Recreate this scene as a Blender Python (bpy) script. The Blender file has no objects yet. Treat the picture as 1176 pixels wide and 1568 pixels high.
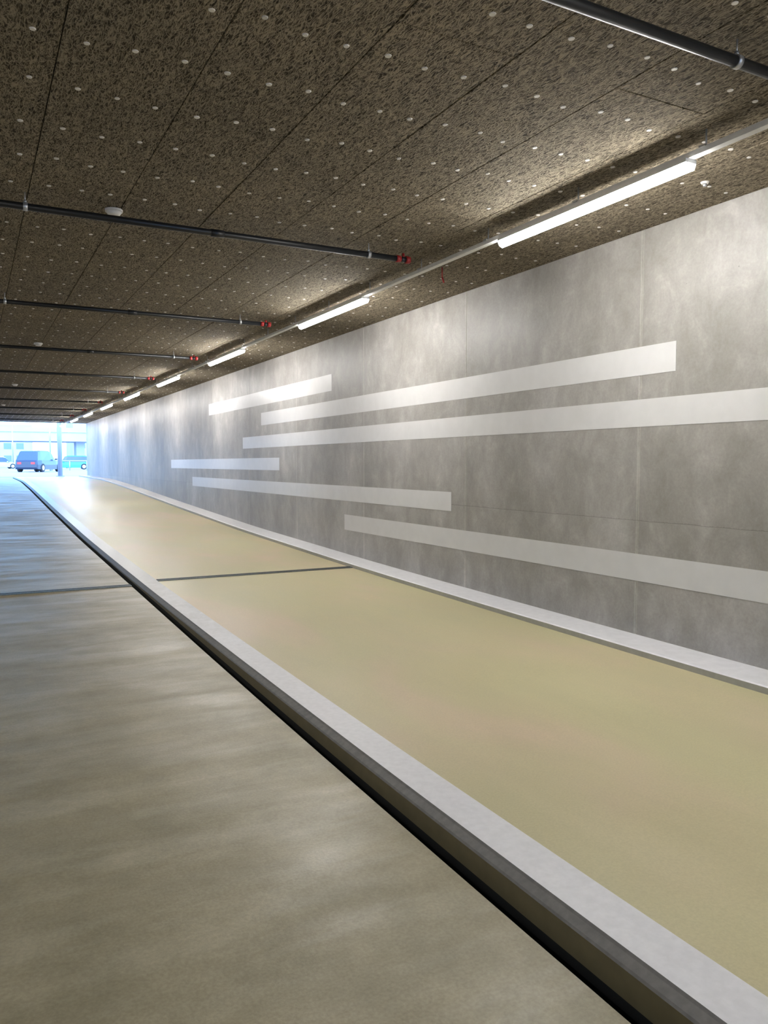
import bpy, bmesh, math, random
from mathutils import Vector, Matrix
random.seed(7)
scene = bpy.context.scene
try:
    scene.view_settings.view_transform = 'Standard'
    scene.view_settings.look = 'None'
except Exception as e:
    print(e)

# ------------------------------------------------------------------ node helpers
def new_mat(name):
    m = bpy.data.materials.new(name); m.use_nodes = True
    nt = m.node_tree
    b = nt.nodes['Principled BSDF']
    return m, nt, b
def N(nt, t, **kw):
    n = nt.nodes.new(t)
    for k, v in kw.items():
        if k in n.inputs: n.inputs[k].default_value = v
        else: setattr(n, k, v)
    return n
def L(nt, a, b): nt.links.new(a, b)
def coords(nt, scale=(1,1,1), rot=(0,0,0), loc=(0,0,0)):
    tc = N(nt, 'ShaderNodeTexCoord'); mp = N(nt, 'ShaderNodeMapping')
    mp.inputs['Scale'].default_value = scale; mp.inputs['Rotation'].default_value = rot
    mp.inputs['Location'].default_value = loc
    L(nt, tc.outputs['Object'], mp.inputs['Vector']); return mp.outputs['Vector']
def noise(nt, vec, scale, detail=4, rough=.55, dist=0.0):
    n = N(nt, 'ShaderNodeTexNoise'); n.inputs['Scale'].default_value = scale
    n.inputs['Detail'].default_value = detail; n.inputs['Roughness'].default_value = rough
    n.inputs['Distortion'].default_value = dist
    L(nt, vec, n.inputs['Vector']); return n.outputs['Fac']
def ramp(nt, fac, stops):
    r = N(nt, 'ShaderNodeValToRGB'); cr = r.color_ramp
    while len(cr.elements) < len(stops): cr.elements.new(0.5)
    for e, (p, c) in zip(cr.elements, stops):
        e.position = p; e.color = (c if len(c) == 4 else (*c, 1))
    L(nt, fac, r.inputs['Fac']); return r.outputs['Color']
def mathn(nt, op, a, b=None):
    n = N(nt, 'ShaderNodeMath', operation=op)
    for i, v in enumerate((a, b)):
        if v is None: continue
        if isinstance(v, (int, float)): n.inputs[i].default_value = v
        else: L(nt, v, n.inputs[i])
    return n.outputs[0]
def mixc(nt, fac, a, b, mode='MIX'):
    n = N(nt, 'ShaderNodeMix', data_type='RGBA', blend_type=mode)
    for idx, v in ((0, fac), (6, a), (7, b)):
        if isinstance(v, (int, float)): n.inputs[idx].default_value = v
        elif isinstance(v, tuple): n.inputs[idx].default_value = (*v, 1) if len(v) == 3 else v
        else: L(nt, v, n.inputs[idx])
    return n.outputs[2]
def bump(nt, b, h, strength=.3, dist=.01):
    n = N(nt, 'ShaderNodeBump'); n.inputs['Strength'].default_value = strength
    n.inputs['Distance'].default_value = dist
    L(nt, h, n.inputs['Height']); L(nt, n.outputs['Normal'], b.inputs['Normal'])
def simple(name, col, rough=.5, metal=0., var=.06, scale=20):
    m, nt, b = new_mat(name)
    f = noise(nt, coords(nt), scale, 3)
    c = ramp(nt, f, [(.3, tuple(x*(1-var) for x in col)), (.7, tuple(min(1, x*(1+var)) for x in col))])
    L(nt, c, b.inputs['Base Color'])
    b.inputs['Roughness'].default_value = rough; b.inputs['Metallic'].default_value = metal
    return m

# ------------------------------------------------------------------ materials
def mat_concrete():
    m, nt, b = new_mat('concrete_wall')
    v = coords(nt)
    vs = coords(nt, scale=(1, 1.4, .7))
    big = noise(nt, vs, 1.1, 4, .6, .3)
    blot = noise(nt, coords(nt, scale=(1, 1, .75), loc=(3, 1, 7)), 4.0, 6, .7, .4)
    fine = noise(nt, v, 45, 3, .7)
    c1 = ramp(nt, big, [(.34, (.278, .263, .243)), (.52, (.326, .310, .289)), (.68, (.39, .375, .355))])
    c2 = ramp(nt, blot, [(.36, (.84, .835, .82)), (.52, (1, 1, 1)), (.60, (1.10, 1.10, 1.10)), (.68, (1.26, 1.26, 1.27))])
    c = mixc(nt, .9, c1, c2, 'MULTIPLY')
    c3 = ramp(nt, fine, [(.3, (.92, .92, .92)), (.7, (1.06, 1.06, 1.06))])
    c = mixc(nt, 1., c, c3, 'MULTIPLY')
    tc = N(nt, 'ShaderNodeTexCoord'); sp = N(nt, 'ShaderNodeSeparateXYZ'); L(nt, tc.outputs['Object'], sp.inputs[0])
    pid = mathn(nt, 'FLOOR', mathn(nt, 'DIVIDE', mathn(nt, 'SUBTRACT', sp.outputs['Y'], 4.58), 2.47))
    zid = mathn(nt, 'GREATER_THAN', sp.outputs['Z'], 1.115)
    wn = N(nt, 'ShaderNodeTexWhiteNoise', noise_dimensions='1D'); L(nt, mathn(nt, 'ADD', mathn(nt, 'MULTIPLY', pid, 3.7), mathn(nt, 'MULTIPLY', zid, 1.3)), wn.inputs['W'])
    c = mixc(nt, 1., c, ramp(nt, wn.outputs['Value'], [(0, (.90, .89, .88)), (1, (1.08, 1.08, 1.08))]), 'MULTIPLY')
    fr = mathn(nt, 'FRACT', mathn(nt, 'DIVIDE', mathn(nt, 'SUBTRACT', sp.outputs['Y'], 4.58-1.235), 2.47))
    dj = mathn(nt, 'ABSOLUTE', mathn(nt, 'SUBTRACT', fr, .5))
    c = mixc(nt, 1., c, ramp(nt, dj, [(0, (1.35, 1.35, 1.33)), (.005, (1.12, 1.12, 1.11)), (.008, (.92, .92, .92)), (.03, (.95, .95, .95)), (.07, (1, 1, 1))]), 'MULTIPLY')
    zz = mathn(nt, 'ADD', sp.outputs['Z'], mathn(nt, 'MULTIPLY', fine, .012))
    zz = mathn(nt, 'ADD', zz, mathn(nt, 'MULTIPLY', blot, .02))
    d = mathn(nt, 'ABSOLUTE', mathn(nt, 'SUBTRACT', zz, 1.130))
    ln = ramp(nt, d, [(0, (.45, .45, .45)), (.004, (1, 1, 1))])
    c = mixc(nt, .8, c, ln, 'MULTIPLY')
    vo = N(nt, 'ShaderNodeTexVoronoi'); vo.inputs['Scale'].default_value = 5; L(nt, v, vo.inputs['Vector'])
    h = ramp(nt, vo.outputs['Distance'], [(.018, (.45, .45, .45)), (.03, (1, 1, 1))])
    c = mixc(nt, .6, c, h, 'MULTIPLY')
    L(nt, c, b.inputs['Base Color'])
    r = ramp(nt, blot, [(.3, (.42,)*3), (.7, (.54,)*3)])
    L(nt, r, b.inputs['Roughness'])
    hh = mathn(nt, 'ADD', mathn(nt, 'MULTIPLY', blot, .6), mathn(nt, 'MULTIPLY', fine, .12))
    bump(nt, b, hh, .2, .008)
    return m
def mat_woodwool():
    m, nt, b = new_mat('wood_wool_board')
    def ridge(scale, rot, stretch, loc):
        v = coords(nt, scale=stretch, rot=(0, 0, rot), loc=loc)
        n = noise(nt, v, scale, 1, .5, .8)
        r = mathn(nt, 'ABSOLUTE', mathn(nt, 'SUBTRACT', n, .5))
        return ramp(nt, r, [(.0, (1, 1, 1)), (.04, (.5, .5, .5)), (.11, (0, 0, 0))])
    a = ridge(46, .4, (1, .3, 1), (0, 0, 0)); c = ridge(50, 1.8, (1, .3, 1), (4, 2, 1)); d = ridge(60, -.7, (1, .3, 1), (8, 5, 3))
    mx = mixc(nt, 1, a, c, 'LIGHTEN'); mx = mixc(nt, 1, mx, mixc(nt, 1, d, (.75, .75, .75), 'MULTIPLY'), 'LIGHTEN')
    big = noise(nt, coords(nt), .8, 2)
    col = ramp(nt, mx, [(0, (.036, .030, .020)), (.4, (.095, .080, .056)), (1, (.32, .275, .20))])
    col = mixc(nt, 1, col, ramp(nt, big, [(.3, (.88, .88, .88)), (.7, (1.12, 1.1, 1.08))]), 'MULTIPLY')
    L(nt, col, b.inputs['Base Color']); b.inputs['Roughness'].default_value = .9
    b.inputs['Specular IOR Level'].default_value = .15
    bump(nt, b, mx, .6, .005)
    return m
def mat_path():
    m, nt, b = new_mat('yellow_resin_coating')
    v = coords(nt)
    big = noise(nt, coords(nt, scale=(1, .5, 1)), .9, 3, .5, .5)
    c = ramp(nt, big, [(.38, (.56, .505, .295)), (.52, (.58, .505, .305)), (.66, (.63, .50, .34))])
    f = noise(nt, v, 100, 2, .6)
    c = mixc(nt, 1, c, ramp(nt, f, [(.3, (.94, .94, .94)), (.7, (1.05, 1.05, 1.05))]), 'MULTIPLY')
    sm = noise(nt, coords(nt, scale=(1, .3, 1), rot=(0, 0, .2)), 3, 4, .6)
    c = mixc(nt, 1, c, ramp(nt, sm, [(.35, (.95, .95, .94)), (.6, (1.02, 1.02, 1.02))]), 'MULTIPLY')
    L(nt, c, b.inputs['Base Color'])
    L(nt, ramp(nt, sm, [(.3, (.31,)*3), (.7, (.40,)*3)]), b.inputs['Roughness'])
    bump(nt, b, mathn(nt, 'ADD', mathn(nt, 'MULTIPLY', f, .12), mathn(nt, 'MULTIPLY', sm, .5)), .16, .008)
    return m
def mat_road():
    m, nt, b = new_mat('olive_road_coating')
    v = coords(nt)
    st = noise(nt, coords(nt, scale=(.6, 2.4, 1), rot=(0, 0, .06)), 2.1, 4, .55, .3)
    pt = noise(nt, coords(nt, loc=(5, 5, 0)), 2.6, 6, .68)
    f = noise(nt, v, 85, 2, .6)
    c = ramp(nt, st, [(.36, (.325, .283, .178)), (.5, (.345, .303, .196)), (.66, (.385, .345, .238))])
    c = mixc(nt, 1, c, ramp(nt, pt, [(.35, (.84, .84, .82)), (.65, (1.13, 1.13, 1.15))]), 'MULTIPLY')
    c = mixc(nt, 1, c, ramp(nt, f, [(.3, (.88, .88, .88)), (.7, (1.09, 1.09, 1.09))]), 'MULTIPLY')
    L(nt, c, b.inputs['Base Color'])
    L(nt, ramp(nt, st, [(.35, (.46,)*3), (.65, (.33,)*3)]), b.inputs['Roughness'])
    h = mathn(nt, 'ADD', mathn(nt, 'MULTIPLY', st, .8), mathn(nt, 'MULTIPLY', f, .10))
    h = mathn(nt, 'ADD', h, mathn(nt, 'MULTIPLY', pt, .25))
    bump(nt, b, h, .35, .014)
    return m
def mat_kerbtop():
    m, nt, b = new_mat('white_to_grey_kerb_paint')
    tc = N(nt, 'ShaderNodeTexCoord'); sp = N(nt, 'ShaderNodeSeparateXYZ'); L(nt, tc.outputs['Object'], sp.inputs[0])
    n = noise(nt, coords(nt), 9, 5, .7)
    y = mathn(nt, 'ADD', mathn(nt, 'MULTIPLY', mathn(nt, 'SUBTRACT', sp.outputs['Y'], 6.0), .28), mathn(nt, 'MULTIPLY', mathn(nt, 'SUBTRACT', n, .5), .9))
    c = ramp(nt, y, [(0, (.75, .74, .755)), (1, (.36, .35, .325))])  # kerb top grades from white to grey along the tunnel
    c = mixc(nt, 1, c, ramp(nt, noise(nt, coords(nt), 30, 3), [(.3, (.94, .94, .94)), (.7, (1.04, 1.04, 1.04))]), 'MULTIPLY')
    L(nt, c, b.inputs['Base Color'])
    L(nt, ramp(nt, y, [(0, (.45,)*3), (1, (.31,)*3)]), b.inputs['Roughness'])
    return m
def mat_emit(name, col, s):
    m, nt, b = new_mat(name)
    b.inputs['Base Color'].default_value = (.9, .9, .9, 1)
    b.inputs['Emission Color'].default_value = (*col, 1); b.inputs['Emission Strength'].default_value = s
    return m
M = dict(
    conc=mat_concrete(), wool=mat_woodwool(), path=mat_path(), road=mat_road(), ktop=mat_kerbtop(),
    stripe=simple('stripe_paint', (.595, .585, .578), .36, var=.03, scale=6),
    white=simple('white_kerb_paint', (.76, .75, .765), .45, var=.05, scale=14),
    kgrey=simple('kerb_edge_grey', (.17, .162, .15), .45, var=.15, scale=30),
    kface=simple('kerb_face_olive', (.15, .122, .065), .5, var=.1, scale=12),
    black=simple('kerb_foot_shade', (.006, .006, .005), .8),  # near-black colour paints the shade in the slot at the kerb foot
    lowface=simple('grey_kerb_face', (.36, .35, .31), .5),
    pipe=simple('black_pipe', (.010, .011, .013), .4, var=.1),
    red=simple('red_fitting', (.32, .02, .02), .35),
    zinc=simple('zinc_clamp', (.45, .46, .47), .4, .7),
    tray=simple('white_enamel', (.7, .7, .68), .4),
    disc=simple('fastener_disc', (.70, .68, .64), .5, var=.25, scale=4),
    steel=simple('joint_steel', (.10, .10, .095), .4, .3, var=.3, scale=60),
    rubber=simple('joint_rubber', (.02, .02, .02), .6),
    dark=simple('dark_void', (.02, .017, .013), .9),
    lamp=mat_emit('lamp_diffuser', (1, .98, .955), 105),
    lamp2=mat_emit('fill_lamp_diffuser', (1, .98, .955), 45),  # weaker emitter for the added fill row on the left
    asph=simple('asphalt', (.30, .31, .33), .8, scale=3),
    bld=simple('building_render', (.38, .40, .42), .7, scale=.3),
    glass=simple('dark_glass', (.05, .07, .09), .1),
    bglass=simple('building_glass', (.12, .17, .22), .3),
    leaf=simple('foliage', (.07, .11, .06), .8, var=.4, scale=1.5),
    bark=simple('bark', (.12, .09, .06), .9),
    carb=simple('dark_car_paint', (.025, .032, .05), .3),
    cart=simple('teal_car_paint', (.03, .24, .29), .3),
    carw=simple('silver_car_paint', (.4, .42, .44), .3),
    tyre=simple('tyre', (.02, .02, .02), .8),
    tail=simple('tail_lamp_red', (.5, .02, .02), .3),
    head=simple('head_lamp', (.6, .6, .6), .2),
)

# ------------------------------------------------------------------ mesh helpers
class B:
    def __init__(s, name, mats):
        s.name = name; s.bm = bmesh.new(); s.mats = mats
    def mi(s, m): return s.mats.index(m)
    def box(s, x0, x1, y0, y1, z0, z1, m=None):
        vs = [s.bm.verts.new(p) for p in ((x0,y0,z0),(x1,y0,z0),(x1,y1,z0),(x0,y1,z0),(x0,y0,z1),(x1,y0,z1),(x1,y1,z1),(x0,y1,z1))]
        i = s.mi(m) if m else 0
        for f in ((0,3,2,1),(4,5,6,7),(0,1,5,4),(1,2,6,5),(2,3,7,6),(3,0,4,7)):
            fc = s.bm.faces.new([vs[k] for k in f]); fc.material_index = i
    def cyl(s, p0, p1, r, m=None, seg=12, r2=None, smooth=True):
        p0, p1 = Vector(p0), Vector(p1); d = (p1-p0); q = d.to_track_quat('Z', 'Y').to_matrix()
        r2 = r if r2 is None else r2; i = s.mi(m) if m else 0
        a = [s.bm.verts.new(p0 + q @ Vector((r*math.cos(t), r*math.sin(t), 0))) for t in [2*math.pi*k/seg for k in range(seg)]]
        b = [s.bm.verts.new(p1 + q @ Vector((r2*math.cos(t), r2*math.sin(t), 0))) for t in [2*math.pi*k/seg for k in range(seg)]]
        for k in range(seg):
            f = s.bm.faces.new((a[k], a[(k+1)%seg], b[(k+1)%seg], b[k])); f.material_index = i; f.smooth = smooth
        f = s.bm.faces.new(a[::-1]); f.material_index = i
        f = s.bm.faces.new(b); f.material_index = i
    def loft(s, loops, ms, close=False, caps=False):
        rows = [[s.bm.verts.new(p) for p in lp] for lp in loops]
        n = len(rows[0]); rng = n if close else n-1
        for a, b in zip(rows[:-1], rows[1:]):
            for k in range(rng):
                f = s.bm.faces.new((a[k], a[(k+1)%n], b[(k+1)%n], b[k]))
                f.material_index = s.mi(ms[k] if isinstance(ms, list) else ms)
        if caps:
            for r in (rows[0][::-1], rows[-1]):
                f = s.bm.faces.new(r); f.material_index = s.mi(ms[0] if isinstance(ms, list) else ms)
        return rows
    def done(s, parent=None, recalc=True, bevel=0):
        if recalc: bmesh.ops.recalc_face_normals(s.bm, faces=s.bm.faces)
        me = bpy.data.meshes.new(s.name); s.bm.to_mesh(me); s.bm.free()
        for m in s.mats: me.materials.append(M[m])
        o = bpy.data.objects.new(s.name, me); scene.collection.objects.link(o)
        if parent: o.parent = parent
        if bevel:
            md = o.modifiers.new('bevel', 'BEVEL'); md.width = bevel; md.segments = 1; md.limit_method = 'ANGLE'
        return o

# ------------------------------------------------------------------ layout (metres, tunnel runs along +Y)
CAMZ = 1.57
W = 4.73
WL = -4.6
Y0, Y1 = -16.0, 38.0
CEIL = CAMZ + 1.83
XR, XF, XK, XW = 1.59, 1.647, 1.70, 1.884
XP = 4.38
def interp(tab, y):
    if y <= tab[0][0]: return tab[0][1]
    for (a, va), (b, vb) in zip(tab[:-1], tab[1:]):
        if y <= b: return va + (vb-va)*(y-a)/(b-a)
    return tab[-1][1]
def smooth(tab, y):
    return sum(interp(tab, y + d*.35) for d in range(-3, 4))/7
TP = [(1, 0), (3, .01), (6.3, .05), (9, .095), (14, .22), (20, .44), (26, .68), (31, .84), (38, .88), (60, .88)]
TR = [(1.5, 0), (4, .045), (6, .09), (9, .17), (14, .30), (20, .52), (26, .76), (31, .92), (38, .96), (60, .96)]
def zp(y): return .11 + smooth(TP, y)
def zr(y): return smooth(TR, y)
def ys(a, b, st=.5):
    n = max(1, int(round((b-a)/st))); return [a + (b-a)*k/n for k in range(n+1)]

b = B('floor_road', ['road'])
b.loft([[(x, y, zr(y)) for x in (WL, -3, -1.5, 0, .8, XR)] + [(XR, y, zr(y)-.3)] for y in ys(Y0, Y1)], 'road'); b.done(recalc=False)
b = B('floor_path', ['path'])
b.loft([[(x, y, zp(y)) for x in (XW, 2.5, 3.2, 3.8, XP)] for y in ys(Y0, Y1)], 'path'); b.done(recalc=False)
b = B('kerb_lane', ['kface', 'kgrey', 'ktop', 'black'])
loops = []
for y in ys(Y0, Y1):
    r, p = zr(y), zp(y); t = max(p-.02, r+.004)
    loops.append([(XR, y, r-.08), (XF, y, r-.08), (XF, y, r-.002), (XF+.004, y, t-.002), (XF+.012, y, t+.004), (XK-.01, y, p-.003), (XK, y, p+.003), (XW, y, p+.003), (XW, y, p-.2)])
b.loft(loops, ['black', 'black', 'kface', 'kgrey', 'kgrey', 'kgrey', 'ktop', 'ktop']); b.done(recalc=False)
b = B('kerb_wall_side', ['white', 'lowface'])
b.loft([[(XP, y, zp(y)-.1), (XP, y, zp(y)+.042), (XP+.01, y, zp(y)+.05), (W+.05, y, zp(y)+.052)] for y in ys(Y0, Y1)], ['lowface', 'white', 'white']); b.done(recalc=False)
YJ = 9.2
for (x0, x1, fz, nm) in ((WL, XR, zr, 'floor_joint_road'), (XW+.0, XP, zp, 'floor_joint_path')):
    b = B(nm, ['steel', 'rubber'])
    z = fz(YJ)
    b.box(x0, x1, YJ-.05, YJ-.018, z-.06, z+.009, 'steel'); b.box(x0, x1, YJ+.018, YJ+.05, z-.06, z+.012, 'steel')
    b.box(x0, x1, YJ-.018, YJ+.018, z-.06, z+.005, 'rubber'); b.done()

b = B('wall_right', ['conc', 'dark'])
jy = [4.58 + 2.47*k for k in range(-9, 15)]
edges = [Y0] + [y for y in jy if Y0 < y < Y1] + [Y1]
for a, c in zip(edges[:-1], edges[1:]):
    b.box(W, W+.25, a+.0015, c-.0015, -.3, CEIL+.05, 'conc')
b.box(W+.006, W+.4, Y0, Y1, -.3, CEIL+.05, 'conc')
b.done(bevel=.003)
b = B('wall_left', ['conc'])
b.box(WL-.3, WL, Y0, Y1, -.3, CEIL+.05, 'conc'); b.done()
for (ya, yb, za, zb) in ((10.57, 17.25, 1.07, 1.315), (4.225, 13.73, .70, .925), (1.0, 14.83, .293, .51),
                         (12.8, 21.03, -.115, .105), (7.33, 18.8, -.53, -.315), (-1.5, 10.14, -.943, -.725)):
    b = B('painted_wall_stripe', ['stripe']); b.box(W-.003, W, ya, yb, CAMZ+za, CAMZ+zb, 'stripe'); b.done()

PW = .61; X0S = .40
b = B('ceiling', ['wool', 'dark'])
k0 = int(math.floor((WL-X0S)/PW)); k1 = int(math.ceil((W-X0S)/PW))
for k in range(k0, k1):
    xa, xb = max(WL, X0S+k*PW), min(W, X0S+(k+1)*PW)
    if xb-xa < .03: continue
    off = 1.94 if (k % 2 == 1) else .94
    y = Y0 + ((off - Y0) % 2.0) - 2
    while y < Y1:
        a, c = max(y, Y0), min(y+2, Y1)
        if c-a > .05:
            dz = random.uniform(-.001, .001)
            b.box(xa+.002, xb-.002, a+.002, c-.002, CEIL+dz, CEIL+.035, 'wool')
        y += 2
b.box(WL-.3, W+.4, Y0, Y1, CEIL+.02, CEIL+.5, 'dark')
b.done(bevel=.0025)
b = B('ceiling_fasteners', ['disc'])
for k in range(k0, k1):
    for ox in (.106, .309, .509):
        x = X0S+k*PW+ox
        if not (WL+.05 < x < W-.05): continue
        y = 3.69 - .5*38
        while y < Y1-.1:
            if y > Y0+.1:
                xx, yy = x+random.uniform(-.014, .014), y+random.uniform(-.03, .03)
                r = random.uniform(.0145, .0175)
                b.cyl((xx, yy, CEIL+.002), (xx, yy, CEIL-.004), r, 'disc', 10, r*.8, smooth=False)
            y += .5
b.done()

zt = CAMZ+1.735
LS, LP, LL = 3.16, 4.08, 1.76
for XL, lm in ((3.62, 'lamp'), (-3.3, 'lamp2')):  # right row is real; left row is unseen, added as fill light
    b = B('lamp_or_fill_rail', ['tray', 'zinc'])
    b.box(XL-.024, XL+.024, Y0+.2, Y1-.2, zt-.03, zt, 'tray')
    y = -15.3
    while y < Y1:
        b.box(XL-.035, XL+.035, y-.02, y+.02, zt-.005, zt+.006, 'zinc')
        b.cyl((XL, y, zt), (XL, y, CEIL+.005), .005, 'zinc', 8); y += 1.02
    b.done()
    for k in range(-4, 9):
        a = LS+k*LP
        if a < Y0 or a+LL > Y1: continue
        b = B('strip_or_fill_light', [lm, 'tray'])
        b.box(XL-.043, XL+.043, a, a+LL, zt-.052, zt-.0305, 'tray')
        prof = []
        for t in range(5):
            th = math.pi + math.pi*t/4
            prof.append((XL+.042*math.cos(th), zt-.055+.045*math.sin(th)))
        b.loft([[(px, yy, pz) for px, pz in prof] for yy in (a+.003, a+LL-.003)], lm, close=True, caps=True)
        b.done()

ZP = CAMZ+1.735
yk = [2.37, 5.9, 9.4, 12.95, 16.4, 19.9, 23.4, 26.9, 30.4, 33.9, -1.3, -4.8, -8.3, -11.8]
for yy in yk:
    b = B('sprinkler_pipe', ['pipe', 'red', 'zinc'])
    for xe, s in ((3.36, 1), (-3.1, -1)):
        b.cyl((0, yy, ZP), (xe-.12*s, yy, ZP), .024, 'pipe', 16)
        b.cyl((xe-.12*s, yy, ZP), (xe-.08*s, yy, ZP), .029, 'red', 16)
        b.cyl((xe-.08*s, yy, ZP), (xe-.03*s, yy, ZP), .024, 'pipe', 16)
        b.cyl((xe-.03*s, yy, ZP), (xe+.01*s, yy, ZP), .031, 'red', 16)
        b.cyl((xe-.05*s, yy, ZP), (xe-.05*s, yy, ZP+.05), .012, 'red', 10)
    for xc in (2.98, .38, -2.25):
        b.cyl((xc-.014, yy, ZP), (xc+.014, yy, ZP), .029, 'zinc', 16)
        b.cyl((xc, yy, ZP+.025), (xc, yy, ZP+.042), .010, 'zinc', 8)
        b.cyl((xc, yy, ZP+.025), (xc, yy, CEIL+.004), .004, 'zinc', 8)
    for xc in (1.7, -.9):
        b.cyl((xc-.05, yy, ZP), (xc+.05, yy, ZP), .028, 'pipe', 16)
    b.done()
for yy in (5.9, 12.95, 19.9, 26.9):
    b = B('smoke_detector', ['disc'])
    z = CEIL+.002
    b.cyl((.97, yy+.1, z), (.97, yy+.1, z-.018), .062, 'disc', 24)
    b.cyl((.97, yy+.1, z-.018), (.97, yy+.1, z-.045), .055, 'disc', 24, .038); b.done()
b = B('red_cable_drop', ['red'])
b.cyl((3.95, 6.3, CEIL+.004), (3.95, 6.3, CEIL-.09), .006, 'red', 8); b.cyl((3.95, 6.3, CEIL-.09), (3.97, 6.3, CEIL-.14), .009, 'red', 8); b.done()
b = B('ceiling_sensor', ['disc', 'zinc'])
b.cyl((4.28, 3.62, CEIL+.003), (4.28, 3.62, CEIL-.012), .03, 'disc', 16, .022); b.cyl((4.28, 3.62, CEIL-.012), (4.28, 3.62, CEIL-.028), .012, 'zinc', 10); b.done()
b = B('portal_beam', ['conc'])
b.box(WL-.3, W+.4, Y1, Y1+.5, CEIL+.02, CEIL+1.4, 'conc')
b.done()

# ------------------------------------------------------------------ outside
GZ = .94
b = B('ground', ['asph']); b.box(-150, 150, Y1, 320, GZ-.4, GZ, 'asph'); b.done()
b = B('ground', ['asph']); b.box(-60, 60, -120, Y0, -.4, 0, 'asph'); b.done()
def car(loc, rot, paint, Ln=4.4, Wd=1.8, H=1.5):
    root = bpy.data.objects.new('car', None); scene.collection.objects.link(root)
    b = B('body', [paint, 'glass', 'tail', 'head', 'tyre'])
    hw = Wd/2; hl = Ln/2; bz = H*.55
    st = [(-hl, .35, bz*.86, .82), (-hl+.08, .22, bz*.98, .93), (-hl+.7, .2, bz, 1), (hl-1.3, .2, bz, 1), (hl-.35, .2, bz*.9, .95), (hl, .3, bz*.7, .8)]
    loops = [[(x, -hw*w, z0), (x, -hw*w*1.0, (z0+z1)/2), (x, -hw*w*.93, z1), (x, 0, z1+.02), (x, hw*w*.93, z1), (x, hw*w, (z0+z1)/2), (x, hw*w, z0)] for x, z0, z1, w in st]
    b.loft(loops, paint, close=True, caps=True)
    cab = [(-hl+.12, bz*.97, .01, .88), (-hl+.5, bz, H-bz-.04, .74), (-hl+.9, bz, H-bz, .74), (.25, bz, H-bz, .72), (.6, bz, H-bz-.08, .72), (hl-1.2, bz, .01, .86)]
    loops = [[(x, -hw*.9, z), (x, -hw*w, z+h*.9), (x, -hw*w*.85, z+h), (x, hw*w*.85, z+h), (x, hw*w, z+h*.9), (x, hw*.9, z)] for x, z, h, w in cab]
    b.loft(loops, ['glass', paint, paint, paint, 'glass', paint], close=True, caps=True)
    for f in b.bm.faces:
        c = f.calc_center_median()
        if c.z > bz+.08 and (c.x < -hl+.45 or c.x > .7): f.material_index = 1
    for sx in (-1, 1):
        b.box(-hl-.01, -hl+.06, sx*hw*.55-.15, sx*hw*.55+.15, bz*.66, bz*.84, 'tail')
        b.box(hl-.08, hl+.01, sx*hw*.55-.16, sx*hw*.55+.16, bz*.5, bz*.64, 'head')
        for wx in (-hl+.8, hl-.85):
            b.cyl((wx, sx*(hw-.2), .32), (wx, sx*(hw+.01), .32), .32, 'tyre', 20)
            b.cyl((wx, sx*(hw+.01), .32), (wx, sx*(hw+.02), .32), .19, 'head', 12)
        b.box(.65, .8, sx*(hw+.08)-.08, sx*(hw+.08)+.08, bz+.02, bz+.15, paint)
    b.done(parent=root)
    root.location = loc; root.rotation_euler = (0, 0, rot)
car((4.75, 66, GZ), math.radians(62), 'carb', 4.5, 1.85, 1.62)
car((9.75, 92, GZ), math.radians(176), 'cart', 4.3, 1.75, 1.5)
car((3.3, 110, GZ), math.radians(10), 'carw', 4.4, 1.8, 1.5)
car((-2.5, 80, GZ), math.radians(0), 'carw', 4.4, 1.8, 1.5)
car((8.3, 118, GZ), math.radians(5), 'carb', 4.4, 1.8, 1.5)
car((14.0, 122, GZ), math.radians(8), 'carw', 4.4, 1.8, 1.5)
b = B('overpass', ['bld'])
b.box(-60, 24, 150, 160, GZ+4.6, GZ+6.2, 'bld'); b.box(-60, 24, 149.8, 150, GZ+6.2, GZ+7.0, 'bld')
for x in (-40, -25, -10, 4, 18): b.box(x-.7, x+.7, 153, 157, GZ, GZ+4.6, 'bld')
b.done()
for (x, y, w, d, h) in ((2, 230, 26, 14, 11), (34, 210, 22, 16, 16), (-40, 240, 40, 14, 18)):
    b = B('office_building', ['bld', 'bglass'])
    b.box(x-w/2, x+w/2, y, y+d, GZ, GZ+h, 'bld')
    z = GZ+1.2
    while z+2 < GZ+h:
        q = x-w/2+1
        while q+2 < x+w/2:
            b.box(q, q+1.8, y-.05, y+.1, z, z+1.6, 'bglass'); q += 3
        z += 3.3
    b.done()
def tree(x, y, h):
    b = B('tree', ['bark', 'leaf'])
    b.cyl((x, y, GZ), (x, y, GZ+h*.55), .18, 'bark', 8, .09)
    for i in range(34):
        a = random.uniform(0, 6.28); rr = random.uniform(0, h*.25); zz = GZ+h*random.uniform(.38, .92)
        c = Vector((x+rr*math.cos(a), y+rr*math.sin(a), zz))
        b.cyl((x, y, GZ+h*.35), c, .05, 'bark', 5, .02)
        r = bmesh.ops.create_icosphere(b.bm, subdivisions=2, radius=h*random.uniform(.05, .08), matrix=Matrix.Translation(c))
        for v in r['verts']:
            v.co += Vector([random.uniform(-1, 1)*h*.025 for _ in range(3)])
            for f in v.link_faces: f.material_index = 1
    b.done()
for x, y, h in ((28, 190, 9), (-4, 135, 7)): tree(x, y, h)
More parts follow.
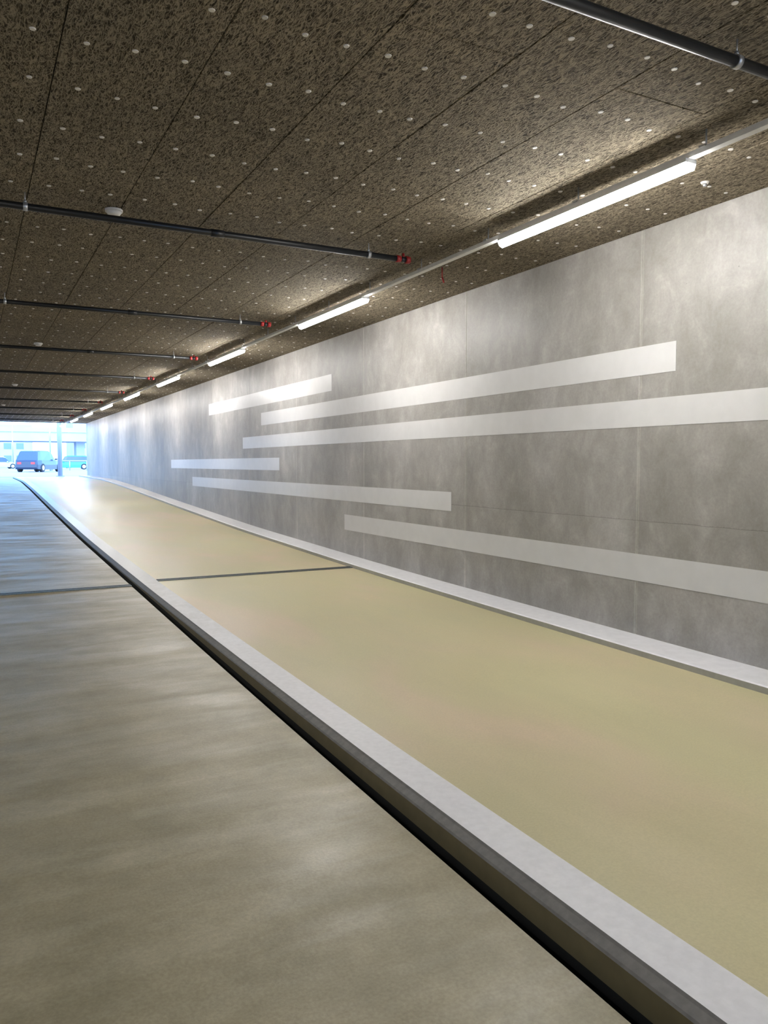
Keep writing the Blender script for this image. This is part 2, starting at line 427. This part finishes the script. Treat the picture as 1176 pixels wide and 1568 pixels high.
def street_lamp(x, y):
    b = B('street_lamp', ['zinc', 'head'])
    b.cyl((x, y, GZ), (x, y, GZ+7), .09, 'zinc', 10, .05); b.cyl((x, y, GZ+7), (x-1.4, y, GZ+7.3), .04, 'zinc', 8)
    b.box(x-1.9, x-1.3, y-.12, y+.12, GZ+7.22, GZ+7.34, 'head'); b.done()
street_lamp(6.3, 75); street_lamp(5.2, 118)
b = B('portal_column', ['bld'])
b.cyl((3.92, 41.5, GZ), (3.92, 41.5, GZ+4.2), .11, 'bld', 16); b.box(3.74, 4.1, 41.32, 41.68, GZ, GZ+.04, 'bld'); b.box(3.74, 4.1, 41.32, 41.68, GZ+4.2, GZ+4.35, 'bld'); b.done()
b = B('street_rail', ['zinc'])
for k in range(12): b.cyl((5.2+k*1.5, 78, GZ), (5.2+k*1.5, 78, GZ+.9), .04, 'zinc', 8)
b.cyl((5.2, 78, GZ+.9), (21.7, 78, GZ+.9), .04, 'zinc', 8); b.done()

# ------------------------------------------------------------------ sky & sun
w = bpy.data.worlds.new('World'); scene.world = w; w.use_nodes = True
nt = w.node_tree; bg = nt.nodes['Background']
sky = nt.nodes.new('ShaderNodeTexSky'); sky.sky_type = 'NISHITA'; sky.sun_disc = False
sky.sun_elevation = math.radians(45); sky.sun_rotation = math.radians(200)
tint = mixc(nt, 1, sky.outputs['Color'], (.54, .87, 1.42), 'MULTIPLY')
nt.links.new(tint, bg.inputs['Color']); bg.inputs['Strength'].default_value = 1.4
sl = bpy.data.lights.new('sun', 'SUN'); sl.energy = 4; sl.angle = .01; sl.color = (.9, .96, 1)
so = bpy.data.objects.new('sun', sl); scene.collection.objects.link(so)
so.rotation_euler = (math.radians(42), 0, math.radians(115))

cam = bpy.data.cameras.new('camera'); co = bpy.data.objects.new('camera', cam); scene.collection.objects.link(co)
cam.sensor_fit = 'VERTICAL'; cam.sensor_height = 36; cam.lens = 36*1195/1568
co.location = (0, 0, CAMZ)
co.rotation_euler = (math.radians(90-3.54), 0, math.radians(-27.9))
cam.clip_end = 1000; cam.clip_start = .05
scene.camera = co
